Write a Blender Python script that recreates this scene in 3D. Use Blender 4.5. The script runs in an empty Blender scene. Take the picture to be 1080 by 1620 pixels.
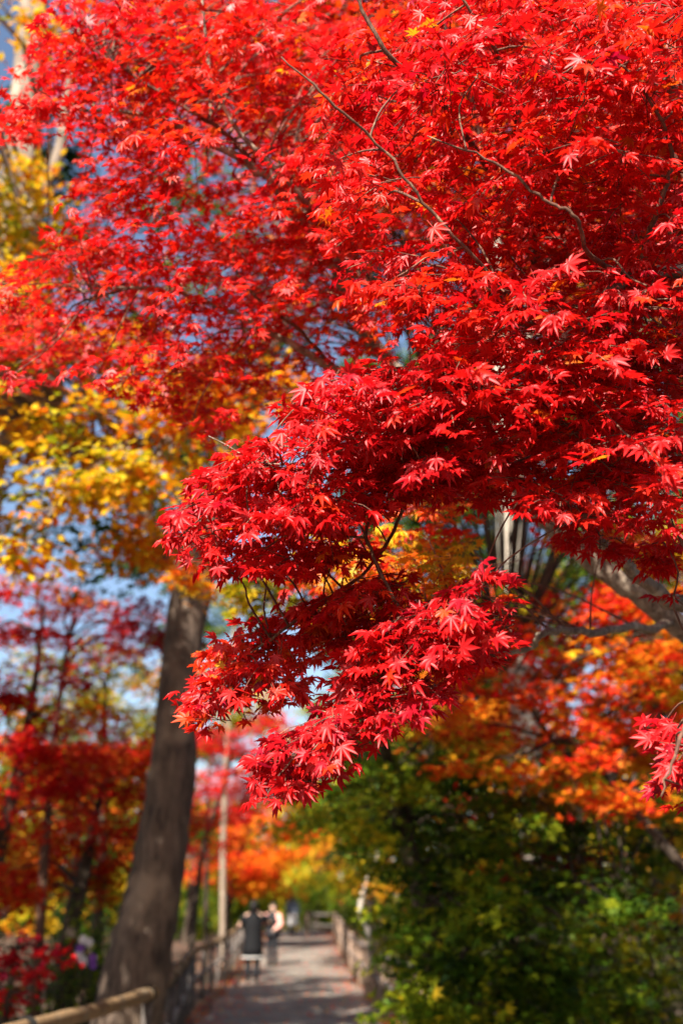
import bpy, math, random
import numpy as np
from mathutils import Vector, Matrix

# ------------------------------------------------------------------ camera, sky, sun, exposure
sc = bpy.context.scene
COL = sc.collection
R = math.radians
PITCH = R(21.8)
FPX = 1575.0                     # focal length in pixels of the 1080 x 1620 photograph
CAM = np.array([0.0, 0.0, 1.65])
cam_d = bpy.data.cameras.new('camera')
cam = bpy.data.objects.new('camera', cam_d); COL.objects.link(cam)
cam.location = CAM; cam.rotation_euler = (R(90) + PITCH, 0, 0)
cam_d.sensor_fit = 'VERTICAL'; cam_d.sensor_height = 36; cam_d.sensor_width = 24; cam_d.lens = 35
cam_d.clip_start = 0.05; cam_d.clip_end = 2000
cam_d.dof.use_dof = True; cam_d.dof.focus_distance = 2.3; cam_d.dof.aperture_fstop = 1.9
cam_d.dof.aperture_blades = 9
sc.camera = cam

SUN_EL, SUN_AZ = R(40), R(22)    # the sun stands behind the camera, a little to its left
TOSUN = np.array([-math.sin(SUN_AZ) * math.cos(SUN_EL), -math.cos(SUN_AZ) * math.cos(SUN_EL), math.sin(SUN_EL)])
world = bpy.data.worlds.new('World'); sc.world = world; world.use_nodes = True
wn = world.node_tree.nodes; wl = world.node_tree.links
bg = wn['Background']; sky = wn.new('ShaderNodeTexSky'); sky.sky_type = 'NISHITA'; sky.sun_disc = False
sky.sun_elevation = SUN_EL; sky.sun_rotation = R(180) + SUN_AZ; sky.dust_density = 1.5; sky.air_density = 1.0
wl.new(sky.outputs[0], bg.inputs['Color']); bg.inputs['Strength'].default_value = 0.07
sun_d = bpy.data.lights.new('sun', 'SUN'); sun_d.energy = 5.0; sun_d.angle = R(0.53); sun_d.color = (1.0, 0.93, 0.82)
sun = bpy.data.objects.new('sun', sun_d); COL.objects.link(sun)
sun.rotation_euler = Vector(TOSUN).to_track_quat('Z', 'Y').to_euler(); sun.location = (-6, -12, 14)
sc.view_settings.view_transform = 'Standard'; sc.view_settings.look = 'None'
sc.view_settings.gamma = 1; sc.view_settings.use_curve_mapping = False
sc.view_settings.exposure = 1.7
sc.render.engine = 'CYCLES'
sc.cycles.use_denoising = True
sc.cycles.max_bounces = 5; sc.cycles.diffuse_bounces = 3; sc.cycles.glossy_bounces = 2; sc.cycles.transmission_bounces = 3
sc.cycles.sample_clamp_indirect = 8

rnd = random.Random(7)
rng = np.random.default_rng(7)
cp, sp = math.cos(PITCH), math.sin(PITCH)

def ray(px, py):
    a = (px - 540) / FPX; b = (810 - py) / FPX
    return np.array([a, cp - b * sp, sp + b * cp])
def P(px, py, d): return CAM + ray(px, py) * d                    # a point at distance d along the view axis
def Q(px, py, Y):                                                 # a point at ground distance Y
    r = ray(px, py); return CAM + r * (Y / r[1])
def proj(p):
    v = np.asarray(p) - CAM
    f = v[..., 1] * cp + v[..., 2] * sp; u = -v[..., 1] * sp + v[..., 2] * cp
    return 540 + FPX * v[..., 0] / f, 810 - FPX * u / f, f
def smooth(a, b, t):
    t = np.clip((t - a) / (b - a), 0, 1); return t * t * (3 - 2 * t)
def path_l(y): return -1.55 - 0.040 * y - 0.0016 * np.maximum(y - 46, 0) ** 2
def path_r(y): return 1.32 - 0.037 * y - 0.0014 * np.maximum(y - 46, 0) ** 2
def ground_z(x, y):
    z = 0.62 * smooth(26, 50, y) + 5.0 * smooth(70, 160, y)
    off = np.maximum(path_l(y) - 0.6 - x, 0) ; offr = np.maximum(x - path_r(y) - 0.5, 0)
    z = z - 0.45 * smooth(0, 3, off) - 0.35 * smooth(0, 3, offr)
    z = z + 0.05 * np.sin(x * 1.3 + y * 0.7) * smooth(0, 2, off + offr) + 0.03 * np.sin(x * 2.9 - y * 1.7) * smooth(0, 2, off + offr)
    return z
def gz(x, y): return float(ground_z(np.float64(x), np.float64(y)))

# ------------------------------------------------------------------ materials
def new_mat(name):
    m = bpy.data.materials.new(name); m.use_nodes = True
    nt = m.node_tree; return m, nt.nodes, nt.links, nt.nodes['Principled BSDF']
def ramp(n, stops, interp='LINEAR'):
    r = n.new('ShaderNodeValToRGB'); r.color_ramp.interpolation = interp
    e = r.color_ramp.elements
    while len(e) < len(stops): e.new(0.5)
    for i, (p, c) in enumerate(stops): e[i].position = p; e[i].color = (*c, 1)
    return r
LEAF_STOPS = [(0.0, (0.26, 0.003, 0.030)), (0.12, (0.48, 0.004, 0.008)), (0.24, (0.64, 0.007, 0.006)), (0.38, (0.66, 0.040, 0.005)),
              (0.52, (0.66, 0.17, 0.006)), (0.66, (0.68, 0.43, 0.012)), (0.78, (0.27, 0.29, 0.009)), (0.90, (0.065, 0.14, 0.005)), (1.0, (0.011, 0.029, 0.005))]
def leaf_material(name, rough, trans, spec):
    m, n, l, b = new_mat(name)
    at = n.new('ShaderNodeAttribute'); at.attribute_name = 'tint'
    nz = n.new('ShaderNodeTexNoise'); nz.inputs['Scale'].default_value = 60; nz.inputs['Detail'].default_value = 3
    ad = n.new('ShaderNodeMath'); ad.operation = 'MULTIPLY_ADD'; ad.inputs[1].default_value = 0.07
    l.new(nz.outputs['Fac'], ad.inputs[0]); 
    sb = n.new('ShaderNodeMath'); sb.operation = 'SUBTRACT'; sb.inputs[1].default_value = 0.035
    l.new(at.outputs['Fac'], ad.inputs[2]); l.new(ad.outputs[0], sb.inputs[0])
    r = ramp(n, LEAF_STOPS); l.new(sb.outputs[0], r.inputs[0])
    l.new(r.outputs[0], b.inputs['Base Color'])
    b.inputs['Roughness'].default_value = rough; b.inputs['Specular IOR Level'].default_value = spec
    t = n.new('ShaderNodeBsdfTranslucent'); l.new(r.outputs[0], t.inputs['Color'])
    mx = n.new('ShaderNodeMixShader'); mx.inputs[0].default_value = trans
    l.new(b.outputs[0], mx.inputs[1]); l.new(t.outputs[0], mx.inputs[2])
    l.new(mx.outputs[0], n['Material Output'].inputs['Surface'])
    return m
M_LEAF = leaf_material('maple_leaf', 0.45, 0.5, 0.4)
M_FOL = leaf_material('foliage', 0.6, 0.45, 0.2)

def bark_material(name, dark, light, scale, bump, patch=0.5, patch_scale=2.0, patch_col=None):
    m, n, l, b = new_mat(name)
    tc = n.new('ShaderNodeTexCoord'); mp = n.new('ShaderNodeMapping'); mp.inputs['Scale'].default_value = (scale, scale, scale * 0.28)
    l.new(tc.outputs['Object'], mp.inputs[0])
    nz = n.new('ShaderNodeTexNoise'); nz.inputs['Scale'].default_value = 1; nz.inputs['Detail'].default_value = 7; nz.inputs['Roughness'].default_value = 0.65
    l.new(mp.outputs[0], nz.inputs['Vector'])
    r = ramp(n, [(0.32, dark), (0.68, light)]); l.new(nz.outputs['Fac'], r.inputs[0])
    n2 = n.new('ShaderNodeTexNoise'); n2.inputs['Scale'].default_value = patch_scale; n2.inputs['Detail'].default_value = 4
    l.new(tc.outputs['Object'], n2.inputs['Vector'])
    r2 = ramp(n, [(patch, (0, 0, 0)), (patch + 0.12, (1, 1, 1))]); l.new(n2.outputs['Fac'], r2.inputs[0])
    mx = n.new('ShaderNodeMix'); mx.data_type = 'RGBA'
    l.new(r2.outputs[0], mx.inputs[0]); l.new(r.outputs[0], mx.inputs[6]); mx.inputs[7].default_value = (*(patch_col or light), 1)
    l.new(mx.outputs[2], b.inputs['Base Color']); b.inputs['Roughness'].default_value = 0.85; b.inputs['Specular IOR Level'].default_value = 0.25
    bp = n.new('ShaderNodeBump'); bp.inputs['Strength'].default_value = bump; bp.inputs['Distance'].default_value = 0.03
    l.new(nz.outputs['Fac'], bp.inputs['Height']); l.new(bp.outputs[0], b.inputs['Normal'])
    return m
M_BARK_MAPLE = bark_material('maple_bark', (0.09, 0.06, 0.042), (0.33, 0.25, 0.185), 45, 0.8, 0.54, 14.0, (0.40, 0.33, 0.25))
M_BARK_TWIG = bark_material('twig_bark', (0.055, 0.022, 0.016), (0.17, 0.085, 0.055), 60, 0.3, 0.58, 30.0, (0.30, 0.20, 0.12))
M_BARK_BIG = bark_material('rough_bark', (0.030, 0.021, 0.017), (0.16, 0.112, 0.082), 12, 1.0, 0.56, 1.7, (0.24, 0.175, 0.125))
M_BARK_PALE = bark_material('pale_bark', (0.16, 0.13, 0.10), (0.50, 0.44, 0.36), 8, 0.6, 0.52, 1.2, (0.56, 0.50, 0.42))
M_BARK_DARK = bark_material('dark_bark', (0.020, 0.014, 0.010), (0.075, 0.052, 0.036), 14, 0.8, 0.6, 3.0, (0.10, 0.075, 0.05))
M_BAMBOO = bark_material('bamboo', (0.15, 0.09, 0.045), (0.28, 0.18, 0.09), 16, 0.2, 0.55, 5.0, (0.19, 0.14, 0.09))
M_POST = bark_material('weathered_post', (0.05, 0.042, 0.038), (0.16, 0.135, 0.12), 20, 0.6, 0.6, 6.0, (0.20, 0.17, 0.15))
M_RAILG = bark_material('grey_rail', (0.16, 0.14, 0.125), (0.32, 0.29, 0.265), 16, 0.3, 0.6, 5.0, (0.36, 0.33, 0.30))

def plain(name, col, rough=0.8, var=0.25, scale=12):
    m, n, l, b = new_mat(name)
    nz = n.new('ShaderNodeTexNoise'); nz.inputs['Scale'].default_value = scale; nz.inputs['Detail'].default_value = 4
    tc = n.new('ShaderNodeTexCoord'); l.new(tc.outputs['Object'], nz.inputs['Vector'])
    lo = tuple(c * (1 - var) for c in col); hi = tuple(min(1, c * (1 + var)) for c in col)
    r = ramp(n, [(0.3, lo), (0.7, hi)]); l.new(nz.outputs['Fac'], r.inputs[0]); l.new(r.outputs[0], b.inputs['Base Color'])
    b.inputs['Roughness'].default_value = rough; b.inputs['Specular IOR Level'].default_value = .2
    return m
def ground_material():
    m, n, l, b = new_mat('leaf_litter')
    tc = n.new('ShaderNodeTexCoord')
    v = n.new('ShaderNodeTexVoronoi'); v.inputs['Scale'].default_value = 14; l.new(tc.outputs['Object'], v.inputs['Vector'])
    r = ramp(n, [(0.0, (0.022, 0.015, 0.009)), (0.45, (0.045, 0.026, 0.013)), (0.7, (0.09, 0.042, 0.016)), (0.9, (0.13, 0.035, 0.014)), (1.0, (0.05, 0.05, 0.015))])
    sx = n.new('ShaderNodeSeparateColor'); l.new(v.outputs['Color'], sx.inputs[0]); l.new(sx.outputs[0], r.inputs[0])
    l.new(r.outputs[0], b.inputs['Base Color']); b.inputs['Roughness'].default_value = 0.95
    bp = n.new('ShaderNodeBump'); bp.inputs['Strength'].default_value = 0.6; bp.inputs['Distance'].default_value = 0.03
    l.new(v.outputs['Distance'], bp.inputs['Height']); l.new(bp.outputs[0], b.inputs['Normal'])
    return m
def path_material():
    m, n, l, b = new_mat('packed_earth')
    tc = n.new('ShaderNodeTexCoord')
    a = n.new('ShaderNodeTexNoise'); a.inputs['Scale'].default_value = 0.9; a.inputs['Detail'].default_value = 8; l.new(tc.outputs['Object'], a.inputs['Vector'])
    r = ramp(n, [(0.3, (0.10, 0.084, 0.072)), (0.7, (0.20, 0.17, 0.14))]); l.new(a.outputs['Fac'], r.inputs[0])
    g = n.new('ShaderNodeTexNoise'); g.inputs['Scale'].default_value = 60; g.inputs['Detail'].default_value = 3; l.new(tc.outputs['Object'], g.inputs['Vector'])
    mx = n.new('ShaderNodeMix'); mx.data_type = 'RGBA'; mx.blend_type = 'OVERLAY'; mx.inputs[0].default_value = 0.5
    l.new(r.outputs[0], mx.inputs[6]); l.new(g.outputs['Fac'], mx.inputs[7])
    l.new(mx.outputs[2], b.inputs['Base Color']); b.inputs['Roughness'].default_value = 0.95
    bp = n.new('ShaderNodeBump'); bp.inputs['Strength'].default_value = 0.5; bp.inputs['Distance'].default_value = 0.02
    l.new(g.outputs['Fac'], bp.inputs['Height']); l.new(bp.outputs[0], b.inputs['Normal'])
    return m

# ------------------------------------------------------------------ mesh helpers
def tag(o, label=None, cat=None, group=None, kind=None):
    if label: o['label'] = label
    if cat: o['category'] = cat
    if group: o['group'] = group
    if kind: o['kind'] = kind
    return o
def empty(name, loc, label=None, cat=None, group=None):
    o = bpy.data.objects.new(name, None); COL.objects.link(o); o.location = loc; o.empty_display_size = 0.2
    return tag(o, label, cat, group)
def mesh_from(name, v, tris, mat, tint=None, sizes=None, smooth_=False):
    """tris: (n,3) array, or a flat loop array together with face sizes."""
    v = np.asarray(v, np.float32); me = bpy.data.meshes.new(name)
    loops = np.asarray(tris, np.int32).ravel()
    sizes = np.full(len(loops) // 3, 3, np.int32) if sizes is None else np.asarray(sizes, np.int32)
    me.vertices.add(len(v)); me.vertices.foreach_set('co', v.ravel())
    me.loops.add(len(loops)); me.loops.foreach_set('vertex_index', loops)
    me.polygons.add(len(sizes)); st = np.concatenate([[0], np.cumsum(sizes)[:-1]]).astype(np.int32)
    me.polygons.foreach_set('loop_start', st)
    try: me.polygons.foreach_set('loop_total', sizes)
    except Exception: pass
    if tint is not None:
        a = me.attributes.new('tint', 'FLOAT', 'POINT'); a.data.foreach_set('value', np.asarray(tint, np.float32))
    me.update(calc_edges=True); me.validate()
    if smooth_: me.polygons.foreach_set('use_smooth', np.ones(len(sizes), bool))
    if mat: me.materials.append(mat)
    return me
def obj(name, me, parent=None, world_coords=True):
    o = bpy.data.objects.new(name, me); COL.objects.link(o)
    if parent is not None:
        o.parent = parent
        if world_coords: o.location = -parent.location
    return o
class Tubes:
    """Collects tapered tubes and lofts into one mesh."""
    def __init__(s): s.v = []; s.l = []; s.n = []; s.c = 0
    def add(s, pts, rad, sides=6, cap=True, wob=0.0, rad2=None):
        pts = np.asarray(pts, float); n = len(pts)
        t = np.gradient(pts, axis=0) if n > 2 else np.repeat((pts[-1] - pts[0])[None], n, 0)
        t /= np.linalg.norm(t, axis=1)[:, None] + 1e-9
        ref = np.array([0, 1.0, 0]) if abs(t[0][1]) < 0.8 else np.array([1.0, 0, 0])
        u = np.cross(ref, t); u /= np.linalg.norm(u, axis=1)[:, None] + 1e-9
        w = np.cross(t, u)
        th = np.arange(sides) * 2 * math.pi / sides
        rad = np.asarray(rad, float)[:, None]; rb = rad if rad2 is None else np.asarray(rad2, float)[:, None]
        if wob: 
            k = 1 + wob * rng.normal(size=(n, sides)); ra, rb = rad * k, rb * k
        else: ra = rad * np.ones((1, sides)); rb = rb * np.ones((1, sides))
        vv = pts[:, None] + u[:, None] * (np.cos(th)[None] * ra)[..., None] + w[:, None] * (np.sin(th)[None] * rb)[..., None]
        b = s.c; s.v.append(vv.reshape(-1, 3))
        i = np.arange(n - 1)[:, None] * sides; j = np.arange(sides)[None]; k2 = (j + 1) % sides
        q = np.stack([i + j, i + k2, i + sides + k2, i + sides + j], -1).reshape(-1, 4) + b
        s.l.append(q.ravel()); s.n.append(np.full(len(q), 4))
        if cap:
            s.l.append(np.arange(sides)[::-1] + b); s.n.append([sides])
            s.l.append(np.arange(sides) + b + (n - 1) * sides); s.n.append([sides])
        s.c += n * sides
        return s
    def mesh(s, name, mat, sm=True):
        return mesh_from(name, np.concatenate(s.v), np.concatenate(s.l), mat, sizes=np.concatenate(s.n).astype(int), smooth_=sm)
    def build(s, name, mat, parent=None, sm=True): return obj(name, s.mesh(name, mat, sm), parent)
def spline(ctrl, per=6):
    """Catmull-Rom through rows of control values."""
    c = np.asarray(ctrl, float); c = np.vstack([2 * c[0] - c[1], c, 2 * c[-1] - c[-2]]); out = []
    for i in range(1, len(c) - 2):
        for t in np.linspace(0, 1, per, endpoint=False):
            out.append(0.5 * (2 * c[i] + (c[i + 1] - c[i - 1]) * t + (2 * c[i - 1] - 5 * c[i] + 4 * c[i + 1] - c[i + 2]) * t ** 2 + (3 * c[i] - c[i - 1] - 3 * c[i + 1] + c[i + 2]) * t ** 3))
    out.append(c[-2]); return np.array(out)

# leaf templates: base at the origin, tip towards +Y, upper face +Z
def maple_template(seed, curl):
    r = random.Random(seed)
    angs = [-122, -78, -38, 0, 38, 78, 122]; lens = [0.40, 0.72, 0.95, 1.0, 0.95, 0.72, 0.40]
    b = []; 
    b.append((0.05, math.radians(-165), 0))
    for i, (a, L) in enumerate(zip(angs, lens)):
        a = math.radians(a + r.uniform(-5, 5)); L *= r.uniform(0.88, 1.1); wv = math.radians(15.5 if L > 0.5 else 20)
        f = r.uniform(0.03, 0.09)
        b += [(0.52 * L, a - wv, f), (L, a, -curl * r.uniform(0.5, 1.5) * L * L), (0.52 * L, a + wv, f)]
        if i < 6:
            an = math.radians(angs[i + 1]); b.append((0.40 * min(L, 0.9), (a + an) / 2, 0.015))
    b.append((0.05, math.radians(165), 0))
    v = [(0, 0, 0)] + [(rr * math.sin(a), rr * math.cos(a), z - 0.25 * curl * rr * rr) for rr, a, z in b]
    t = [(0, i + 1, i) for i in range(1, len(b))]
    k = len(v); v += [(-0.012, 0, -0.004), (0.012, 0, -0.004), (0.01, -0.75, 0.10), (-0.01, -0.75, 0.10)]     # the stalk
    t += [(k, k + 1, k + 2), (k, k + 2, k + 3)]
    return np.array(v), np.array(t)
def star_template(seed, curl, seven=False):
    r = random.Random(seed); v = [(0, 0, 0), (0.08, -0.1, 0)]
    A_, L_ = ([-118, -78, -38, 0, 38, 78, 118], [.42, .74, .95, 1.0, .95, .74, .42]) if seven else ([-95, -45, 0, 45, 95], [0.62, 0.9, 1.0, 0.9, 0.62])
    for i, (a, L) in enumerate(zip(A_, L_)):
        a = math.radians(a + r.uniform(-6, 6)); L *= r.uniform(0.85, 1.1)
        v.append((L * math.sin(a), L * math.cos(a), -curl * L * r.uniform(0.4, 1.4)))
        if i < len(A_) - 1:
            a2 = a + math.radians(20 if seven else 24); v.append((0.36 * math.sin(a2), 0.36 * math.cos(a2), 0.02))
    return np.array(v), np.array([(0, i + 1, i) for i in range(1, len(v) - 1)])
def oval_template(seed, curl):
    r = random.Random(seed); w = r.uniform(0.26, 0.34)
    v = [(0, 0, 0), (-w * 0.8, 0.3, 0.06), (-w, 0.55, 0.06), (0, 1.0, -curl), (w, 0.55, 0.06), (w * 0.8, 0.3, 0.06), (0, 0.5, -0.02 - curl * 0.2)]
    return np.array(v), np.array([(6, 1, 0), (6, 2, 1), (6, 3, 2), (6, 4, 3), (6, 5, 4), (6, 0, 5)])
def clump_template(seed, curl):
    r = random.Random(seed); v = []; t = []
    for k in range(3):
        c = np.array([r.uniform(-.7, .7), r.uniform(-.7, .7), r.uniform(-.3, .3)]); a = r.uniform(0, 6.28); d = np.array([math.cos(a), math.sin(a), r.uniform(-.4, .4)]) * 0.5
        e = np.array([-math.sin(a), math.cos(a), r.uniform(-.4, .4)]) * 0.25; b = len(v)
        v += [c - d, c + e, c + d, c - e]; t += [(b, b + 2, b + 1), (b, b + 3, b + 2)]
    return np.array(v), np.array(t)
TEMPL = {'maple': [maple_template(i, [0.05, 0.12, 0.2, 0.28, 0.42][i % 5]) for i in range(15)],
         'star': [star_template(i, [0.05, 0.15, 0.3][i % 3]) for i in range(9)],
         'star7': [star_template(i, [0.05, 0.15, 0.3][i % 3], True) for i in range(9)],
         'oval': [oval_template(i, [0.05, 0.12, 0.25][i % 3]) for i in range(6)],
         'clump': [clump_template(i, 0) for i in range(8)]}
def frames(nrm, tip):
    nrm = nrm / (np.linalg.norm(nrm, axis=1)[:, None] + 1e-9)
    y = tip - nrm * (tip * nrm).sum(1)[:, None]; y /= np.linalg.norm(y, axis=1)[:, None] + 1e-9
    x = np.cross(y, nrm); return np.stack([x, y, nrm], 2)
def leaf_mesh(name, kind, pos, nrm, tip, size, tint, mat):
    F = frames(nrm, tip); V = []; T = []; A = []; c = 0; tm = TEMPL[kind]; pick = rng.integers(0, len(tm), len(pos))
    for k, (tv, tt) in enumerate(tm):
        i = np.where(pick == k)[0]
        if not len(i): continue
        vv = np.einsum('nij,vj->nvi', F[i], tv) * size[i][:, None, None] + pos[i][:, None]
        V.append(vv.reshape(-1, 3)); T.append((tt[None] + (np.arange(len(i)) * len(tv))[:, None, None] + c).reshape(-1, 3))
        A.append(np.repeat(tint[i], len(tv))); c += len(i) * len(tv)
    return mesh_from(name, np.concatenate(V), np.concatenate(T), mat, np.concatenate(A))
VARIANTS = {}
def leaf_objects(parent, kind, pos, nrm, tip, size, tint, mat):
    """Single leaves as parts of their own; alike ones share their mesh."""
    F = frames(nrm, tip)
    for i in range(len(pos)):
        k = int(rng.integers(0, len(TEMPL[kind]))); tb = round(float(tint[i]) * 25) / 25
        key = (kind, k, tb, mat.name)
        if key not in VARIANTS:
            tv, tt = TEMPL[kind][k]; VARIANTS[key] = mesh_from('leaf', tv, tt, mat, np.full(len(tv), tb))
        o = bpy.data.objects.new('leaf', VARIANTS[key]); COL.objects.link(o); o.parent = parent
        m = Matrix(F[i].tolist()).to_4x4(); m = m @ Matrix.Scale(float(size[i]), 4); m.translation = Vector(pos[i]) - parent.location
        o.matrix_local = m
def pick_largest(pos, nrm, size, n, cell=14):
    """The n leaves that show largest: near, facing the path, with nothing closer in their spot."""
    x, y, f = proj(pos); inside = (x > 5) & (x < 1075) & (y > 5) & (y < 1615) & (f > 0)
    d = pos - CAM; face = np.abs((nrm * d).sum(1)) / (np.linalg.norm(d, axis=1) * np.linalg.norm(nrm, axis=1))
    area = (size / f) ** 2 * (0.25 + face) * inside
    order = np.argsort(f); seen = set(); front = np.zeros(len(pos), bool)
    for i in order:
        if not inside[i]: continue
        k = (int(x[i] // cell), int(y[i] // cell))
        if k not in seen: seen.add(k); front[i] = True
    sc_ = np.where(front, area, area * 0.1); return np.argsort(-sc_)[:n]

# ------------------------------------------------------------------ ground and path
def build_ground():
    xs = np.concatenate([np.linspace(-300, -40, 14), np.linspace(-36, 36, 121), np.linspace(40, 300, 14)])
    ys = np.concatenate([np.linspace(-120, -10, 10), np.linspace(-8, 90, 165), np.linspace(95, 500, 24)])
    X, Y = np.meshgrid(xs, ys); Z = ground_z(X, Y)
    V = np.stack([X, Y, Z], -1).reshape(-1, 3); nx, ny = len(xs), len(ys)
    i = np.arange(ny - 1)[:, None] * nx + np.arange(nx - 1)[None]
    q = np.stack([i, i + 1, i + nx + 1, i + nx], -1).reshape(-1)
    g = obj('ground', mesh_from('ground', V, q, ground_material(), sizes=np.full((nx - 1) * (ny - 1), 4), smooth_=True)); tag(g, kind='structure')
    ys = np.linspace(-6, 76, 220); K = 9; rows = []
    for y in ys:
        t = np.linspace(0, 1, K); l = path_l(y) + 0.06 * math.sin(y * 1.7); r = path_r(y) + 0.07 * math.sin(y * 1.3 + 1)
        x = l + (r - l) * t; z = ground_z(x, np.full(K, y)) + 0.012 + 0.02 * np.sin(t * math.pi)
        rows.append(np.stack([x, np.full(K, y), z], -1))
    V = np.concatenate(rows); i = np.arange(len(ys) - 1)[:, None] * K + np.arange(K - 1)[None]
    q = np.stack([i, i + 1, i + K + 1, i + K], -1).reshape(-1)
    p = obj('path', mesh_from('path', V, q, path_material(), sizes=np.full((len(ys) - 1) * (K - 1), 4), smooth_=True)); tag(p, kind='structure')
build_ground()

# ------------------------------------------------------------------ generic trees
def unit(v): return v / (np.linalg.norm(v) + 1e-9)
def limb_to(T, a, b, r0, r1=0.006, sag=0.15, sides=4):
    """A gently bowed limb from a to b."""
    a = np.asarray(a, float); b = np.asarray(b, float); L = np.linalg.norm(b - a)
    m1 = a + (b - a) * 0.33 + np.array([0, 0, 1]) * L * sag * 0.9 + rng.normal(size=3) * L * 0.04
    m2 = a + (b - a) * 0.70 + np.array([0, 0, 1]) * L * sag * 0.6 + rng.normal(size=3) * L * 0.04
    c = np.vstack([np.append(a, r0), np.append(m1, r0 * 0.7 + r1 * 0.3), np.append(m2, r0 * 0.4 + r1 * 0.6), np.append(b, r1)])
    s = spline(c, 3 if sides > 3 else 2); T.add(s[:, :3], np.maximum(s[:, 3], 0.002), sides, cap=False); return s[:, :3]
def tree(name, label, trunk, blobs, kind='star', size=0.055, dens=260, tint=0.4, sd=0.06, bark=None, mat=None, cat='tree', group=None,
         parts=0, extra=(), sides=10, limb_r=0.035, flat=0.4, root=True, up=0.9):
    """trunk: rows (x,y,z,r); blobs: rows (centre, horizontal radius, vertical radius, tint or None)."""
    bark = bark or M_BARK_DARK; mat = mat or M_FOL
    tr = np.array(trunk, float)
    if root:
        bz = gz(tr[0][0], tr[0][1]) - 0.12; tr[0][2] = bz
        tr = np.insert(tr, 1, np.append(tr[0][:3] + (tr[1][:3] - tr[0][:3]) * 0.10, tr[0][3] * 0.85), 0); tr[0][3] *= 1.25
    e = empty(name, tr[0][:3], label, cat, group)
    s = spline(tr, 7); T = Tubes().add(s[:, :3], np.maximum(s[:, 3], 0.004), sides, wob=0.035)
    T.build('trunk', bark, e)
    sk = s[:, :3]; srad = s[:, 3]
    B = Tubes(); nb = 0
    for ex in extra:
        q = spline(np.array(ex, float), 6); B.add(q[:, :3], q[:, 3], 7, wob=0.03); sk = np.vstack([sk, q[:, :3]]); srad = np.append(srad, q[:, 3]); nb += 1
    pos = []; nrm = []; tip = []; tn = []; szf = []
    for bl in blobs:
        c, rh, rv = np.asarray(bl[0], float), bl[1], bl[2]; tm = bl[3] if len(bl) > 3 and bl[3] is not None else tint
        dd = np.linalg.norm(sk - c, axis=1) + np.maximum(sk[:, 2] - c[2], 0) * 1.5; j = int(np.argmin(dd))
        lp = limb_to(B, sk[j], c, min(max(0.012, limb_r * (0.5 + 0.3 * dd[j])), srad[j] * 0.7 + 0.004), 0.006); nb += 1
        nsub = 4 + int(rh * 4); bx, by, bf = proj(c); hid = bx < -90 or bx > 1170 or by < -90 or (c[2] > 6.4 and rh > .65 and kind == 'star' and c[1] < 9)
        for k in range(nsub):                                       # flat sub-sprays inside the clump
            o = rng.normal(size=3); o = o / np.linalg.norm(o) * rng.uniform(0.25, 1) ** 0.5
            sc_ = c + o * np.array([rh, rh, rv]) * 0.8
            if k % 2 == 0 and kind != 'clump': limb_to(B, lp[int(rng.integers(len(lp) // 2, len(lp)))], sc_, 0.009, 0.003, 0.05, 3)
            n = max(4, int(dens * .78 * (.27 if hid else 1) * rh * rh * 4 / nsub * rng.uniform(0.6, 1.4))); sr = rh * rng.uniform(0.35, 0.6)
            a = rng.uniform(0, 2 * math.pi, n); q = sr * np.sqrt(rng.uniform(0, 1, n))
            p = np.stack([np.cos(a) * q, np.sin(a) * q, rng.normal(size=n) * sr * flat * 0.5 - 0.25 * q * q / sr], 1) + sc_
            pos.append(p); outw = p - c; outw[:, 2] -= 0.15
            tip.append(outw + rng.normal(size=(n, 3)) * 0.35 * rh); nrm.append(np.array([0, 0, up]) + TOSUN * 0.35 + rng.normal(size=(n, 3)) * 0.5)
            szf.append(np.full(n, 2.2 if hid else 1.0)); tn.append(np.clip(tm + rng.normal() * sd * 0.8 + rng.normal(size=n) * sd, 0, 1))
    if nb: tag(B.build('branchwork', bark, e), kind='stuff')
    pos = np.concatenate(pos); nrm = np.concatenate(nrm); tip = np.concatenate(tip); tn = np.concatenate(tn)
    sz = size * 1.1 * rng.uniform(0.65, 1.3, len(pos)) * np.concatenate(szf); keep = np.ones(len(pos), bool)
    if parts:
        ix = pick_largest(pos, nrm, sz, parts); keep[ix] = False
        leaf_objects(e, kind, pos[ix], nrm[ix], tip[ix], sz[ix], tn[ix], mat)
    tag(obj('crown', leaf_mesh('crown', kind, pos[keep], nrm[keep], tip[keep], sz[keep], tn[keep], mat), e), kind='stuff' if parts else None)
    return e
def TQ(rows, Y): return [np.append(Q(x, y, Y if len(r_) == 0 else r_[0]), r) for x, y, r, *r_ in rows]
def BQ(rows, Y, rh, rv, dY=0.8):
    out = []
    for row in rows:
        x, y = row[:2]; out.append((Q(x, y, Y + rng.uniform(-dY, dY)), rh * rng.uniform(0.8, 1.25), rv * rng.uniform(0.8, 1.25), row[2] if len(row) > 2 else None))
    return out

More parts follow.
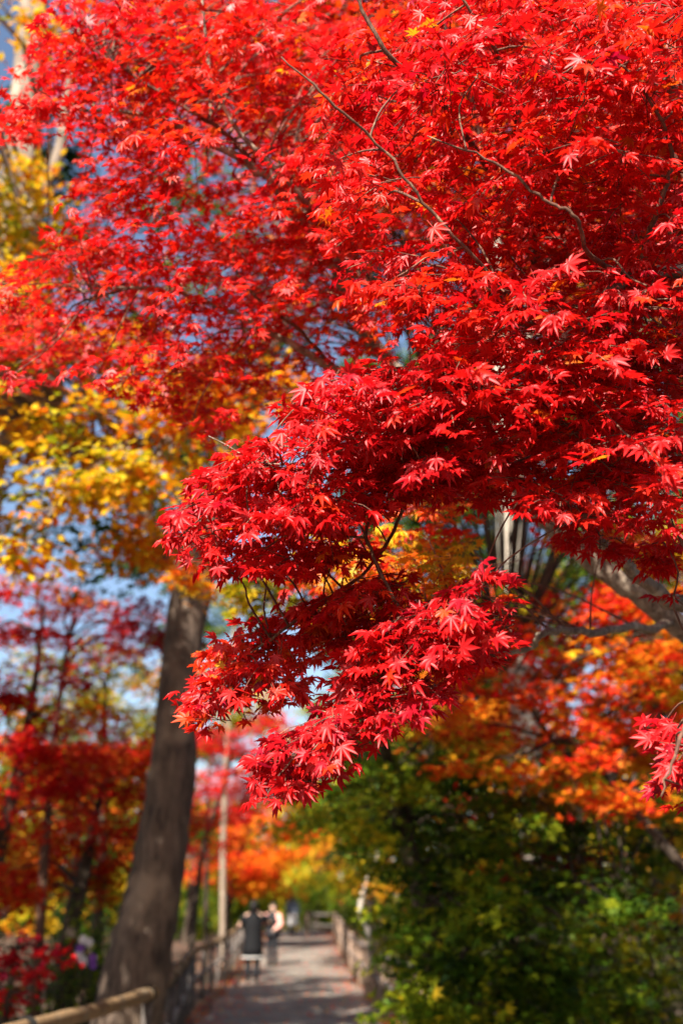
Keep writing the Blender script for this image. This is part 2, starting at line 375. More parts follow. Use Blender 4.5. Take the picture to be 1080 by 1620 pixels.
# ------------------------------------------------------------------ the red maple over the path
def inside_poly(x, y, poly):
    n = len(poly); c = False; j = n - 1
    for i in range(n):
        xi, yi = poly[i]; xj, yj = poly[j]
        if (yi > y) != (yj > y) and x < (xj - xi) * (y - yi) / (yj - yi) + xi: c = not c
        j = i
    return c
def build_red_maple():
    base = np.array([2.75, 4.5, gz(2.75, 4.5) - 0.1])
    e = empty('maple_tree', base, 'red maple whose crimson leaf sprays hang out over the path', 'tree')
    fork = np.array([2.25, 4.35, 1.75])
    tr = spline([np.append(base, 0.20), [2.72, 4.48, 0.35, 0.150], [2.5, 4.42, 1.0, 0.125], np.append(fork, 0.115)], 7)
    Tubes().add(tr[:, :3], tr[:, 3], 14, wob=0.03).build('trunk', M_BARK_MAPLE, e)
    up2 = np.array([2.0, 4.0, 2.9])
    LB = []                                                       # limbs: (control rows x,y,z,r)
    def rows(lst): return [np.append(P(x, y, d), r) for x, y, d, r in lst]
    L1 = [np.append(fork, 0.075)] + rows([(1130, 1045, 4.25, .052), (1065, 985, 4.2, .048), (960, 905, 4.2, .044), (885, 845, 4.2, .042), (810, 755, 4.2, .038), (700, 650, 4.2, .034),
              (590, 545, 4.1, .029), (520, 405, 3.75, .021), (420, 280, 3.55, .017), (330, 225, 3.5, .012), (220, 180, 3.5, .008), (90, 176, 3.5, .004)])
    L2 = [np.append(fork, 0.085), np.append(up2, 0.065)] + rows([(1130, 745, 3.7, .045), (1070, 700, 3.6, .040), (1010, 625, 3.6, .036), (930, 540, 3.5, .030), (850, 430, 3.4, .022), (790, 300, 3.3, .015), (740, 150, 3.2, .010), (690, 0, 3.1, .005)])
    L0 = [np.append(up2, 0.06), [1.9, 3.6, 3.9, .045]] + rows([(1110, 230, 3.3, .026), (1070, 150, 3.2, .020), (1030, 75, 3.1, .014), (1000, -30, 3.0, .008)])
    L1b = rows([(700, 650, 4.2, .026), (620, 630, 4.0, .021), (530, 583, 3.6, .015), (430, 525, 3.5, .011), (345, 485, 3.5, .009), (240, 455, 3.5, .006), (130, 462, 3.5, .003)])
    L1c = rows([(590, 545, 4.1, .016), (550, 430, 3.6, .013), (510, 355, 3.4, .011), (440, 270, 3.3, .009), (380, 210, 3.3, .008), (335, 125, 3.3, .006), (320, 0, 3.3, .004)])
    L1d = rows([(530, 583, 3.6, .009), (470, 520, 3.5, .007), (415, 480, 3.45, .006), (375, 430, 3.45, .005), (365, 370, 3.45, .003)])
    L1e = rows([(420, 280, 3.55, .010), (350, 205, 3.5, .008), (290, 170, 3.5, .006), (190, 105, 3.5, .004), (120, 60, 3.5, .002)])
    L1f = rows([(810, 755, 4.2, .022), (745, 705, 4.0, .018), (690, 690, 3.8, .013), (610, 660, 3.7, .008), (520, 640, 3.6, .004)])
    L2b = rows([(850, 430, 3.4, .010), (760, 250, 2.8, .009), (680, 145, 2.5, .007), (610, 80, 2.4, .006), (560, -10, 2.4, .004)])
    L2c = rows([(850, 430, 3.4, .010), (830, 260, 2.8, .008), (790, 100, 2.5, .006), (725, -10, 2.4, .003)])
    LA = rows([(930, 540, 3.5, .012), (860, 520, 2.7, .008), (780, 440, 2.25, .0050), (670, 320, 2.15, .0036), (605, 235, 2.15, .003), (530, 168, 2.1, .003), (445, 90, 2.1, .0015)])
    L4 = [np.append(up2, 0.05), [1.75, 3.1, 3.05, .034]] + rows([(1140, 470, 2.7, .022), (1000, 440, 2.4, .013), (920, 515, 2.35, .010), (860, 555, 2.3, .009), (790, 605, 2.3, .008), (690, 650, 2.25, .006), (560, 705, 2.25, .004), (430, 735, 2.25, .0028), (330, 690, 2.2, .0015)])
    LBb = rows([(1000, 440, 2.4, .008), (930, 400, 2.2, .005), (912, 345, 2.1, .0042), (860, 315, 2.1, .0035), (780, 255, 2.1, .0028), (675, 215, 2.1, .0015)])
    L3 = [np.append(fork, 0.06)] + rows([(1140, 1010, 3.2, .034), (1060, 950, 3.0, .024), (985, 890, 2.9, .016), (920, 825, 2.85, .013), (880, 765, 2.8, .011), (850, 665, 2.8, .009), (775, 618, 2.75, .006), (700, 620, 2.7, .003)])
    L5 = rows([(880, 765, 2.8, .009), (790, 730, 2.6, .007), (680, 700, 2.5, .006), (600, 780, 2.4, .005), (580, 850, 2.35, .0045), (612, 925, 2.3, .004), (640, 1000, 2.3, .0035), (590, 1085, 2.25, .003), (470, 1190, 2.2, .0015)])
    L6 = rows([(680, 700, 2.5, .006), (640, 800, 2.6, .005), (590, 890, 2.6, .005), (500, 960, 2.55, .004), (400, 1030, 2.5, .003), (315, 1085, 2.5, .0015)])
    L7 = rows([(640, 1000, 2.3, .0035), (700, 985, 2.25, .003), (760, 945, 2.2, .0015)])
    L8 = rows([(1065, 985, 4.2, .020), (950, 1000, 3.4, .013), (865, 997, 3.0, .011), (838, 1026, 2.95, .009), (775, 1030, 2.9, .006), (700, 1000, 2.8, .003)])
    L9 = [np.append(L3[1][:3], 0.014)] + rows([(1110, 1080, 2.2, .008), (1075, 1170, 1.95, .004), (1045, 1260, 1.9, .002)])
    L10 = rows([(1000, 440, 2.4, .008), (1040, 330, 2.3, .006), (1060, 240, 2.25, .0045), (1010, 130, 2.2, .003), (930, 60, 2.2, .0015)])
    sk = []
    for L in (L1, L2, L0, L1b, L1c, L1d, L1e, L1f, L2b, L2c, LA, L4, LBb, L3, L5, L6, L7, L8, L9, L10):
        L = np.array(L); s = spline(L, 7); s[1:-1, :3] += rng.normal(size=(len(s) - 2, 3)) * np.clip(s[1:-1, 3:4] * 0.35, 0.002, 0.006)
        Tubes().add(s[:, :3], np.maximum(s[:, 3], 0.0012), 10 if s[0, 3] > .02 else 7, wob=0.06).build('branch', M_BARK_MAPLE if L[1][3] > 0.0105 else M_BARK_TWIG, e)
        sk.append(s)
    sk = np.concatenate(sk)
    #          polygon (photo pixels), depth range, sprays, spray radius, tint, sd, margin
    REG = [
     ([(520, 120), (700, -40), (1100, -40), (1100, 560), (900, 570), (690, 540), (560, 420), (515, 250)], (2.1, 3.0), 70, .24, .22, .04, 30),
     ([(540, 60), (700, -60), (1100, -60), (1100, 600), (880, 600), (640, 560), (540, 400)], (3.0, 4.6), 70, .36, .27, .07, 30),
     ([(520, 600), (640, 560), (1100, 530), (1100, 800), (1000, 830), (880, 800), (740, 790), (600, 760), (520, 680)], (2.05, 2.75), 44, .22, .19, .035, 22),
     ([(460, 640), (600, 570), (700, 620), (720, 760), (600, 800), (470, 830), (310, 830), (285, 800), (350, 715), (420, 680)], (2.1, 2.55), 32, .2, .17, .03, 16),
     ([(290, 800), (560, 790), (620, 860), (520, 900), (380, 905), (300, 890), (275, 840)], (2.3, 2.8), 13, .2, .21, .04, 14),
     ([(640, 900), (600, 1020), (540, 1070), (440, 1110), (330, 1150), (300, 1120), (295, 1060), (390, 985), (500, 930)], (2.35, 2.7), 20, .19, .24, .06, 14),
     ([(560, 1030), (650, 940), (720, 890), (800, 915), (800, 1010), (700, 1095), (610, 1160), (520, 1230), (420, 1265), (410, 1190), (480, 1130)], (2.1, 2.4), 28, .18, .155, .03, 14),
     ([(840, 790), (960, 800), (990, 880), (880, 860)], (2.5, 2.9), 4, .18, .2, .03, 14),
     ([(980, 860), (1100, 840), (1100, 940), (1030, 950)], (2.3, 2.7), 4, .16, .19, .04, 14),
     ([(1040, 1130), (1100, 1100), (1100, 1290), (1050, 1280), (1025, 1220)], (2.0, 2.2), 4, .10, .11, .04, 2),
     ([(-40, 125), (50, 105), (75, 0), (90, -40), (700, -40), (560, 420), (610, 560), (490, 590), (400, 640), (330, 690), (250, 640), (120, 590), (-40, 620), (-40, 410), (80, 370), (135, 270), (90, 220), (-40, 245)], (3.2, 4.4), 104, .33, .23, .05, 8),
     ([(110, 60), (130, -40), (700, -40), (560, 420), (560, 540), (350, 600), (200, 560), (-40, 560), (-40, 430), (120, 380), (160, 250)], (4.6, 5.8), 64, .44, .24, .06, 6),
     ([(620, 620), (1000, 620), (1040, 860), (850, 860), (830, 790), (770, 790), (740, 850), (620, 850)], (3.2, 4.4), 20, .3, .34, .08, 20),
     ([(440, 850), (720, 830), (770, 900), (640, 990), (480, 980)], (3.0, 4.0), 20, .26, .52, .10, 20),
    ]
    pos = []; nrm = []; tip = []; siz = []; tn = []; T = Tubes()
    for poly, (d0, d1), cnt, rad, tm, sd, marg in REG:
        xs = [p[0] for p in poly]; ys = [p[1] for p in poly]; cx, cy = sum(xs) / len(xs), sum(ys) / len(ys)
        chosen = []
        for k in range(cnt):                                       # spread the sprays evenly through the region
            best = None; bd = -1
            for _ in range(12):
                x, y = rng.uniform(min(xs), max(xs)), rng.uniform(min(ys), max(ys))
                if not inside_poly(x, y, poly): continue
                d = rng.uniform(d0, d1)
                q = min([((x - u) ** 2 + (2.2 * (y - v)) ** 2 + (90 * (d - w)) ** 2) for u, v, w in chosen], default=1e9)
                if q > bd: bd = q; best = (x, y, d)
            if best: chosen.append(best)
        ex = [(cx + (x - cx) * (1 + marg / 250), cy + (y - cy) * (1 + marg / 250)) for x, y in poly]
        for (x, y, d) in chosen:
            c = P(x, y, d); dist = np.linalg.norm(sk[:, :3] - c, axis=1); j = int(np.argmin(dist * rng.uniform(.8, 1.25, len(dist)) + 0.6 * np.maximum(sk[:, 2] - c[2] - .1, 0)))
            a = sk[j, :3]; stem = c - a
            if np.linalg.norm(stem) > 0.05: limb_to(T, a, c, min(max(.0022, .0035 * dist[j] ** .5 + .0015), sk[j, 3]), .0014, 0.10, 5)
            pn = unit(np.array([rng.normal() * .22, -0.30 + rng.normal() * .2, 1.0])); h = stem + np.array([-0.25, -0.12, 0]) * 0.5
            h = h - pn * h.dot(pn); h = unit(h); side = np.cross(pn, h); ltm = tm + rng.normal() * sd
            for t in range(9):
                th = (t - 4) / 4 * 1.9 + rng.normal() * .15; dr = h * math.cos(th) + side * math.sin(th); L = rad * rng.uniform(.65, 1.15) * (1 - .12 * abs(t - 4) / 4)
                st = c - h * rad * .35 + rng.normal(size=3) * .012; pts = [st]; p = st.copy(); step = rng.uniform(.027, .036); nn = max(2, int(L / step))
                for i in range(nn):
                    dr = unit(dr + rng.normal(size=3) * .13 - pn * .03 + np.array([0, 0, -.05])); p = p + dr * step
                    u, v, f = proj(p)
                    if not inside_poly(u, v, ex): break
                    pts.append(p)
                    sd_ = np.cross(pn, dr)
                    for sgn in ((-1, 1) if i < nn - 1 else (-1, 0, 1)):
                        if rng.random() < .25: continue
                        out = unit(dr * (.7 if sgn else 1) + sd_ * sgn * .8 + rng.normal(size=3) * .28 + np.array([0, 0, -.28])); s = rng.uniform(.024, .042)
                        pos.append(p + out * s * .6 + rng.normal(size=3) * .004); tip.append(out)
                        nrm.append(pn * .40 + TOSUN * .65 + rng.normal(size=3) * .42); siz.append(s); tn.append(np.clip(ltm + rng.normal() * sd + (rng.uniform(.06, .28) if rng.random() < .05 else 0), 0.02, .8))
                if len(pts) > 1: T.add(pts, np.linspace(.0017, .0009, len(pts)), 3, cap=False)
    tag(T.build('twigs', M_BARK_TWIG, e), kind='stuff')
    pos, nrm, tip, siz, tn = map(np.array, (pos, nrm, tip, siz, tn))
    print('red maple leaves', len(pos))
    ix = pick_largest(pos, nrm, siz, 300, 22); keep = np.ones(len(pos), bool); keep[ix] = False
    leaf_objects(e, 'maple', pos[ix], nrm[ix], tip[ix], siz[ix], tn[ix], M_LEAF)
    near = proj(pos)[2] < 3.2
    for nm, kd, q in (('foliage', 'maple', keep & near), ('upper_foliage', 'star7', keep & ~near)):
        tag(obj(nm, leaf_mesh(nm, kd, pos[q], nrm[q], tip[q], siz[q], tn[q], M_LEAF), e), kind='stuff')
build_red_maple()

# ------------------------------------------------------------------ the other trees
def V4(x, y, z, r): return np.array([x, y, z, r])
# big leaning trunk beyond the bamboo rail
Y = 10.5
tree('leaning_tree', 'thick leaning trunk with rough brown bark beside the bamboo rail', TQ([(180, 1760, .40), (214, 1540, .315), (240, 1428, .275), (260, 1310, .25), (275, 1200, .235), (280, 1100, .20), (292, 1000, .21), (304, 935, .225), (345, 800, .16), (388, 660, .13), (435, 540, .10), (490, 400, .06)], Y),
     BQ([(230, 770), (150, 850), (330, 760), (430, 610), (110, 720), (380, 700), (270, 880), (200, 900), (400, 560), (340, 640), (480, 520), (60, 830), (250, 820), (470, 640), (560, 400), (520, 330)], 10.8, .55, .35, 1.2)
     + [(np.array([rng.uniform(-8.5, -3.2), rng.uniform(8, 14), rng.uniform(8.3, 11.5)]), rng.uniform(.8, 1.2), rng.uniform(.4, .6), None) for k in range(20)]  # high crown clumps, mostly out of view, added to throw shade on the path
     + BQ([(380, 40, .9), (450, 100, .6), (520, 60, .92), (600, 130, .58), (480, 220, .9), (560, 260, .88), (430, 180, .62), (620, 330, .93), (560, 400, .95), (480, 330, .55), (640, 40, .9), (400, 380, .93), (520, 480, .95), (330, 300, .9), (420, 460, .9), (300, 430, .84), (350, 120, .6), (640, 460, .92), (260, 330, .9), (260, 160, .6), (200, 480, .82), (560, 160, .9), (300, 20, .6)], 11.8, .62, .3, .9),
     'oval', .095, 250, .97, .02, M_BARK_BIG, sides=24, extra=[TQ([(304, 935, .17), (255, 850, .11), (180, 770, .07), (90, 690, .03)], Y)], limb_r=.05)
# yellow leaved tree at the left with a pale trunk
tree('yellow_tree', 'tree with pointed yellow and orange leaves and a mottled trunk', TQ([(-170, 1700, .36), (-110, 1300, .30), (-40, 800, .26), (15, 450, .235), (32, 300, .22), (48, 100, .19), (62, -150, .14)], 9.0),
     BQ([(60, 560), (180, 600, .58), (300, 600, .55), (390, 610, .52), (100, 660), (30, 700), (60, 770, .70), (220, 700), (310, 690, .57), (150, 740, .70), (210, 840, .56), (250, 870, .54), (110, 790, .68), (20, 620), (20, 290), (50, 340), (-10, 330), (40, 410), (30, 440), (180, 660, .60), (260, 760, .66), (20, 30), (60, 500, .60), (330, 610, .53), (140, 560, .60), (240, 580, .56), (40, 860, .6), (-20, 800, .62), (350, 640, .56), (280, 650, .6), (120, 620), (200, 780, .66)], 6.6, .46, .14, .7)
     + [(np.array([rng.uniform(-6.2, -3.3), rng.uniform(3.4, 7), rng.uniform(4.8, 9.0)]), rng.uniform(.65, .95), rng.uniform(.25, .4), None) for k in range(26)]  # clumps out of view, added to shade the leaning trunk and the rail
     + [(np.array([rng.uniform(-10, -6), rng.uniform(4, 9), rng.uniform(5.5, 9.0)]), rng.uniform(.8, 1.1), rng.uniform(.3, .45), None) for k in range(30)]  # more unseen clumps, added so the left maples fall in shadow
     + [(np.array([rng.uniform(-5.8, -4.2), rng.uniform(3.6, 5.6), rng.uniform(3.9, 5.4)]), rng.uniform(.5, .7), rng.uniform(.2, .3), None) for k in range(9)],  # extra unseen clumps, added to keep sun off the low red maple
     'oval', .080, 300, .67, .06, bark_material('mottled_bark', (.07, .05, .036), (.26, .20, .15), 9, .8, .55, 2.2, (.36, .29, .22)), parts=300, extra=[TQ([(38, 400, .12), (65, 310, .085), (95, 240, .07), (102, 180, .05), (120, 60, .03)], 8.7), TQ([(-20, 700, .12), (80, 690, .05, 7.5), (220, 700, .03, 6.8), (330, 680, .012, 6.5)], 9.0)], limb_r=.02)
# left maples
tree('crimson_maple', 'dark crimson maple with slanting dark stem left of the leaning trunk', TQ([(-40, 1650, .11), (-10, 1400, .085), (37, 1184, .06), (60, 1050, .035), (70, 950, .015)], 12),
     BQ([(10, 940), (50, 1000), (20, 1080), (80, 1140), (-40, 1000), (10, 1170), (110, 1060), (-30, 1110), (40, 1240, .2), (90, 1290, .25), (10, 1320, .3), (60, 1180, .3), (140, 1130, .32), (30, 1400, .3), (120, 1200, .3)], 11.5, .55, .22), 'star', .062, 420, .19, .08)
tree('orange_maple', 'thin orange red maple with pale bare twigs against the sky', TQ([(60, 1600, .09), (75, 1300, .06), (95, 1100, .04), (120, 960, .025), (135, 880, .008)], 13.5),
     BQ([(70, 930), (150, 945), (225, 985), (50, 1000), (150, 1020), (230, 1010, .12), (100, 960), (200, 960, .12), (255, 1000, .12)], 13, .55, .12), 'star', .062, 300, .36, .09, M_BARK_TWIG)
tree('olive_maple', 'olive and yellow maple in the light behind the leaning trunk', TQ([(150, 1560, .12), (165, 1300, .09), (165, 1150, .06), (170, 1060, .02)], 18),
     BQ([(100, 1090), (180, 1070), (220, 1130), (150, 1160), (235, 1060, .62), (60, 1120), (200, 1190), (110, 1180), (40, 1210), (240, 1180), (130, 1050), (60, 1060), (230, 1250), (150, 1240)], 17.5, .95, .4, 1.5), 'star', .09, 110, .72, .08)
tree('rust_maple', 'broad rust red maple spreading low behind the leaning trunk', TQ([(100, 1640, .16), (110, 1480, .12), (140, 1350, .08), (160, 1250, .03)], 14),
     BQ([(150, 1210, .30), (200, 1250, .24), (100, 1280), (50, 1340), (180, 1320, .30), (130, 1370), (225, 1230, .22), (20, 1270), (230, 1310), (60, 1410), (170, 1400), (0, 1380), (200, 1180, .26), (100, 1230), (30, 1200)], 14, .75, .3, 1.2), 'star', .065, 380, .42, .08)
tree('low_red_maple', 'small dark red maple low behind the bamboo rail', TQ([(-30, 1800, .06), (0, 1650, .045), (20, 1540, .025), (30, 1480, .01)], 8.5),
     BQ([(10, 1500), (40, 1530), (-20, 1540), (30, 1570), (-10, 1590), (60, 1500)], 8.5, .26, .1, .3), 'star', .05, 450, .12, .05)
# behind the leaning trunk, right of it
tree('pink_maple', 'pinkish red maple sprays between the leaning trunk and the path', TQ([(296, 1560, .09), (320, 1350, .06), (355, 1240, .05), (370, 1150, .02)], 22),
     BQ([(330, 1170), (390, 1180), (330, 1240), (365, 1225), (420, 1140), (310, 1290), (350, 1290), (400, 1230), (330, 1340, .3), (440, 1180, .3)], 22, .7, .28, 1), 'star', .075, 190, .20, .07)
tree('yellow_maple', 'small bright yellow maple just right of the leaning trunk', TQ([(325, 1560, .08), (328, 1300, .05), (335, 1150, .03), (345, 1070, .01)], 26),
     BQ([(335, 1080), (365, 1110), (400, 1130), (345, 1040), (420, 1100)], 26, .8, .4, 1), 'star', .09, 130, .67, .05)
tree('slender_tree', 'slender pale trunk standing close behind the bamboo rail', TQ([(352, 1530, .11), (354, 1290, .09), (364, 1100, .07), (378, 900, .05)], 33),
     BQ([(360, 1000), (390, 960), (340, 930)], 33, 1.0, .4, 1), 'star', .09, 60, .85, .05, M_BARK_MAPLE)
# far along the path
tree('far_orange_maple', 'bright orange maple glowing in the sun where the path ends', TQ([(352, 1500, .2), (362, 1430, .15), (395, 1370, .11), (450, 1310, .05)], 40),
     BQ([(395, 1320), (440, 1290), (485, 1310), (420, 1370), (460, 1350), (395, 1390), (500, 1290), (400, 1400), (440, 1390), (380, 1360, .42), (470, 1320)], 39, 1.15, .6, 2), 'star', .13, 90, .49, .06)
tree('far_red_maple', 'sunlit red maple above the far orange maple', TQ([(350, 1500, .22), (370, 1380, .15), (400, 1300, .08), (430, 1260, .03)], 46),
     BQ([(390, 1250), (430, 1270), (460, 1255), (400, 1290), (370, 1310), (490, 1270, .4), (430, 1220, .3), (350, 1280)], 45, 1.5, .7, 2), 'star', .14, 80, .30, .05)
tree('far_yellow_maple', 'golden yellow maple reaching over the dark log fence', TQ([(600, 1520, .16), (590, 1440, .11), (570, 1390, .07), (540, 1350, .02)], 33),
     BQ([(540, 1340), (575, 1370), (610, 1390, .62), (520, 1360, .58), (560, 1320), (600, 1340, .75), (540, 1390, .75), (500, 1380, .78)], 32, .9, .4, 2), 'star', .11, 120, .60, .07)
# right side
tree('green_maple', 'large shaded green maple with a crooked dark stem right of the path', TQ([(740, 1900, .13), (705, 1600, .10), (668, 1430, .08), (642, 1330, .072), (640, 1270, .065), (690, 1170, .06), (760, 1060, .04)], 8.5),
     BQ([(510, 1250), (560, 1195), (640, 1180), (520, 1190, .82), (600, 1240), (690, 1230), (560, 1310), (680, 1390), (740, 1360), (655, 1490, .86), (680, 1450), (720, 1470), (640, 1240, .8), (610, 1300, .84), (520, 1300, .8), (675, 1520, .84), (690, 1560, .84), (760, 1540), (710, 1610, .84), (740, 1440), (720, 1280), (800, 1320), (820, 1440), (850, 1560), (900, 1470), (690, 1590, .84),
         (720, 1610, .85), (800, 1610), (660, 1300), (780, 1230), (600, 1160), (700, 1150, .75), (880, 1380), (920, 1560), (780, 1390), (850, 1270), (865, 1330), (870, 1400), (880, 1520), (890, 1600), (840, 1620), (700, 1400), (650, 1520), (850, 1500), (960, 1420)], 8.3, .48, .16, 1.2)
     + BQ([(560, 900, .60), (620, 870, .52), (500, 945, .68), (420, 960, .78), (350, 930, .62), (690, 900, .60), (460, 910, .70), (560, 990, .74), (640, 980, .80), (400, 920, .74), (330, 910, .48), (600, 1060, .8), (720, 960, .72)], 5.8, .32, .1, .5)
     + BQ([(560, 1260, .82), (600, 1200), (640, 1330), (700, 1340), (760, 1300), (640, 1420, .84), (720, 1420), (780, 1480), (960, 1300, .8), (1000, 1350), (940, 1250, .7), (900, 1300), (1000, 1220, .6), (1040, 1300, .78), (760, 1600), (960, 1460), (1000, 1420), (880, 1250, .6), (960, 1560), (820, 1540), (700, 1200, .7), (780, 1160, .6), (620, 1370, .82), (660, 1470, .84)], 9.4, .5, .2, .7)
     + BQ([(815, 1190, .8), (840, 1240), (835, 1300), (860, 1350), (850, 1410), (870, 1450), (860, 1510), (880, 1560), (870, 1610), (900, 1400), (810, 1380), (930, 1500)], 10.3, .40, .2, .4),
     'star', .058, 400, .90, .05, parts=300, extra=[TQ([(640, 1290, .06), (610, 1190, .045, 7.6), (580, 1080, .03, 6.8), (530, 980, .018, 6.0), (440, 940, .008, 5.6)], 8.5), TQ([(695, 1560, .045), (800, 1470, .03), (900, 1420, .02), (980, 1400, .008)], 8.5)])
tree('flame_maple', 'orange and rust maple with a long sloping limb at the right', TQ([(1260, 1800, .13), (1220, 1560, .09), (1150, 1430, .065), (1080, 1370, .045), (1000, 1280, .034), (945, 1215, .027), (885, 1185, .021), (835, 1115, .014), (800, 1060, .006)], 8),
     BQ([(760, 1080), (830, 1130), (900, 1080), (960, 1040, .45), (1020, 1010, .48), (1060, 1060, .42), (980, 1110), (880, 1000, .3), (920, 950, .28), (1040, 950, .40), (850, 1200), (750, 1160), (950, 1180), (1030, 1180), (690, 1130, .5), (800, 1010, .25), (1000, 900, .3), (900, 1140), (820, 1060), (1060, 1130), (740, 1020, .3), (1060, 880, .45), (980, 960, .35), (780, 1200, .5), (1020, 1250, .5)], 7.8, .46, .15, .9)
     + [(np.array([rng.uniform(.0, 5.2), rng.uniform(4.8, 8.5), rng.uniform(6.6, 9.0)]), rng.uniform(.7, 1.0), rng.uniform(.25, .4), None) for k in range(50)]  # hidden overhead clumps, added to shade the lower right
     + [(np.array([rng.uniform(-1.0, 4.5), rng.uniform(3.4, 5.6), rng.uniform(6.3, 8.2)]), rng.uniform(.6, .9), rng.uniform(.25, .4), None) for k in range(34)],  # further hidden clumps overhead, put in to block sun from these sprays
     'star', .055, 330, .40, .07)
tree('magenta_maple', 'deep magenta maple sprays in the shade under the green maple', TQ([(985, 1800, .05), (965, 1500, .03), (930, 1400, .02), (880, 1340, .008)], 10.0),
     BQ([(880, 1345), (830, 1375), (950, 1350), (800, 1280), (900, 1370), (770, 1270), (850, 1330)], 9.6, .4, .07, .5), 'star', .05, 230, .08, .06)
tree('lime_maple', 'yellow green young maple catching the sun low at the right', TQ([(1060, 1800, .06), (1045, 1640, .045), (1030, 1540, .03), (1020, 1450, .01)], 10),
     BQ([(1040, 1560), (1000, 1510), (1060, 1490), (980, 1590), (1030, 1620), (920, 1580, .86), (960, 1540), (1080, 1540), (1050, 1430, .58), (1020, 1440, .56), (1070, 1600), (1000, 1610), (940, 1610, .6), (1060, 1360, .8), (1030, 1400, .78)], 10, .42, .16, .5), 'star', .055, 260, .82, .05)
tree('white_trunk_tree', 'straight tree with a chalk pale trunk lit behind the red sprays', TQ([(875, 1600, .20), (838, 1240, .175), (806, 850, .165), (796, 640, .15), (780, 300, .12), (765, 50, .08)], 12.5),
     BQ([(900, 770), (950, 820), (870, 900), (1050, 560), (1050, 790), (760, 830), (720, 780), (980, 700), (840, 700), (1070, 640), (700, 560), (860, 500), (700, 100), (800, 60, .5), (900, 120, .9), (1000, 60, .55), (760, 250, .93), (860, 280, .5), (960, 260, .92), (1060, 180, .6), (700, 380, .92), (820, 400, .9), (940, 400, .55), (1050, 380, .9), (760, 500, .93), (960, 560, .88), (1050, 470, .8), (650, 250, .55), (1080, 300, .9)], 13.5, .85, .4, 1.2), 'star', .075, 130, .86, .06, M_BARK_PALE)
tree('young_tree', 'young tree with a pale slanting stem beside the log fence', TQ([(600, 1540, .07), (580, 1470, .06), (570, 1430, .05), (600, 1340, .03)], 22),
     BQ([(600, 1400, .62), (625, 1380, .66), (590, 1360), (640, 1420)], 22, .5, .2, .5), 'star', .07, 200, .8, .08, M_BARK_PALE)
# tall dark evergreens in the background
EV = [(-6.5, 40, 25, 'tall dark evergreen rising behind the leaning trunk'), (2.6, 26, 17, 'tall dark evergreen behind the arching red limb'), (5.2, 30, 22, 'tall dark evergreen behind the pale trunk'),
      (6.4, 21, 18, 'tall dark evergreen behind the orange maple at the right'), (10.5, 25, 19, 'tall dark evergreen at the right edge of the wood'), (1.2, 44, 27, 'tall dark evergreen beyond the log fence')]
for x, y, H, lab in EV:
    z0 = gz(x, y); bl = []
    for k in range(int(H * 2.8)):
        t = rng.uniform(0.16, 1.0); rr = (1 - t) * H * .15 + .5; a = rng.uniform(0, 6.28)
        bl.append((np.array([x + math.cos(a) * rr * rng.uniform(.3, 1), y + math.sin(a) * rr * rng.uniform(.3, 1), z0 + t * H]), rng.uniform(.8, 1.3), rng.uniform(.3, .6), rng.choice([.93, .97, .99, .88])))
    ev = tree('evergreen_tree', lab, [V4(x, y, z0, .3), V4(x + .1, y, z0 + H * .4, .22), V4(x, y, z0 + H * .75, .12), V4(x, y, z0 + H, .03)], bl, 'clump', .19, 34, .95, .03, group=None)
    if y == 26:  # unseen copies around the camera, added to block sky light and deepen shade
        for q, (cx, cy, lb) in enumerate([(9, 5, 'unseen evergreen added right of the red maple trunk'), (11, -3, 'unseen evergreen added well beyond the red maple trunk'), (7, -9, 'unseen evergreen added back along the path on the red maple side'), (-11, 4, 'unseen evergreen added left of the yellow tree'), (-13, -4, 'unseen evergreen added back along the path on the bamboo rail side'),
            (2, -14, 'unseen evergreen added where the path comes from'), (-4, -17, 'unseen evergreen added farthest back where the path comes from'), (-10, 12, 'unseen evergreen added left of the crimson maple'), (-13, 19, 'unseen evergreen added farther off left of the crimson maple'), (10.5, 13, 'unseen evergreen added right of the lime maple'), (15, 19, 'unseen evergreen added farther off right of the lime maple')]):
            c = ev.copy(); COL.objects.link(c); c.location = (cx, cy, gz(cx, cy) - .12); c.rotation_euler = (0, 0, q * 1.3); c['label'] = lb
            for ch in ev.children:
                d = ch.copy(); COL.objects.link(d); d.parent = c
# middle distance broadleaves that close the view
MD = [(-8.5, 33, 9, .74, 'yellow green tree in the distance behind the olive maple'), (-14, 31, 9, .64, 'golden tree in the distance behind the crimson maple'), (-1.5, 64, 14, .80, 'light green tree in the distance above the end of the path'), (-7.2, 50, 10, .45, 'orange tree in the distance left of the path end'),
      (3.2, 36, 13, .84, 'green tree in the distance right of the path'), (5.5, 25, 11, .50, 'amber tree in the distance behind the pale trunk'), (9.0, 31, 14, .84, 'green tree in the distance behind the orange maple'), (9.5, 19, 11, .66, 'yellow tree in the distance past the right edge of the path wood'), (-12.5, 22, 8, .36, 'rust tree in the distance behind the dark crimson maple')]
for x, y, H, tn_, lab in MD:
    z0 = gz(x, y); bl = []
    for k in range(30):
        a = rng.uniform(0, 6.28); b = rng.uniform(-.9, 1); rr = math.sqrt(1 - b * b) * H * .33
        bl.append((np.array([x + math.cos(a) * rr, y + math.sin(a) * rr, z0 + H * (.58 + .36 * b)]), H * .10 * rng.uniform(.8, 1.3), H * .05, None))
    tree('broadleaf_tree', lab, [V4(x, y, z0, .2), V4(x + .2, y, z0 + H * .35, .14), V4(x, y, z0 + H * .8, .04)], bl, 'clump', .18, 32, tn_, .05)

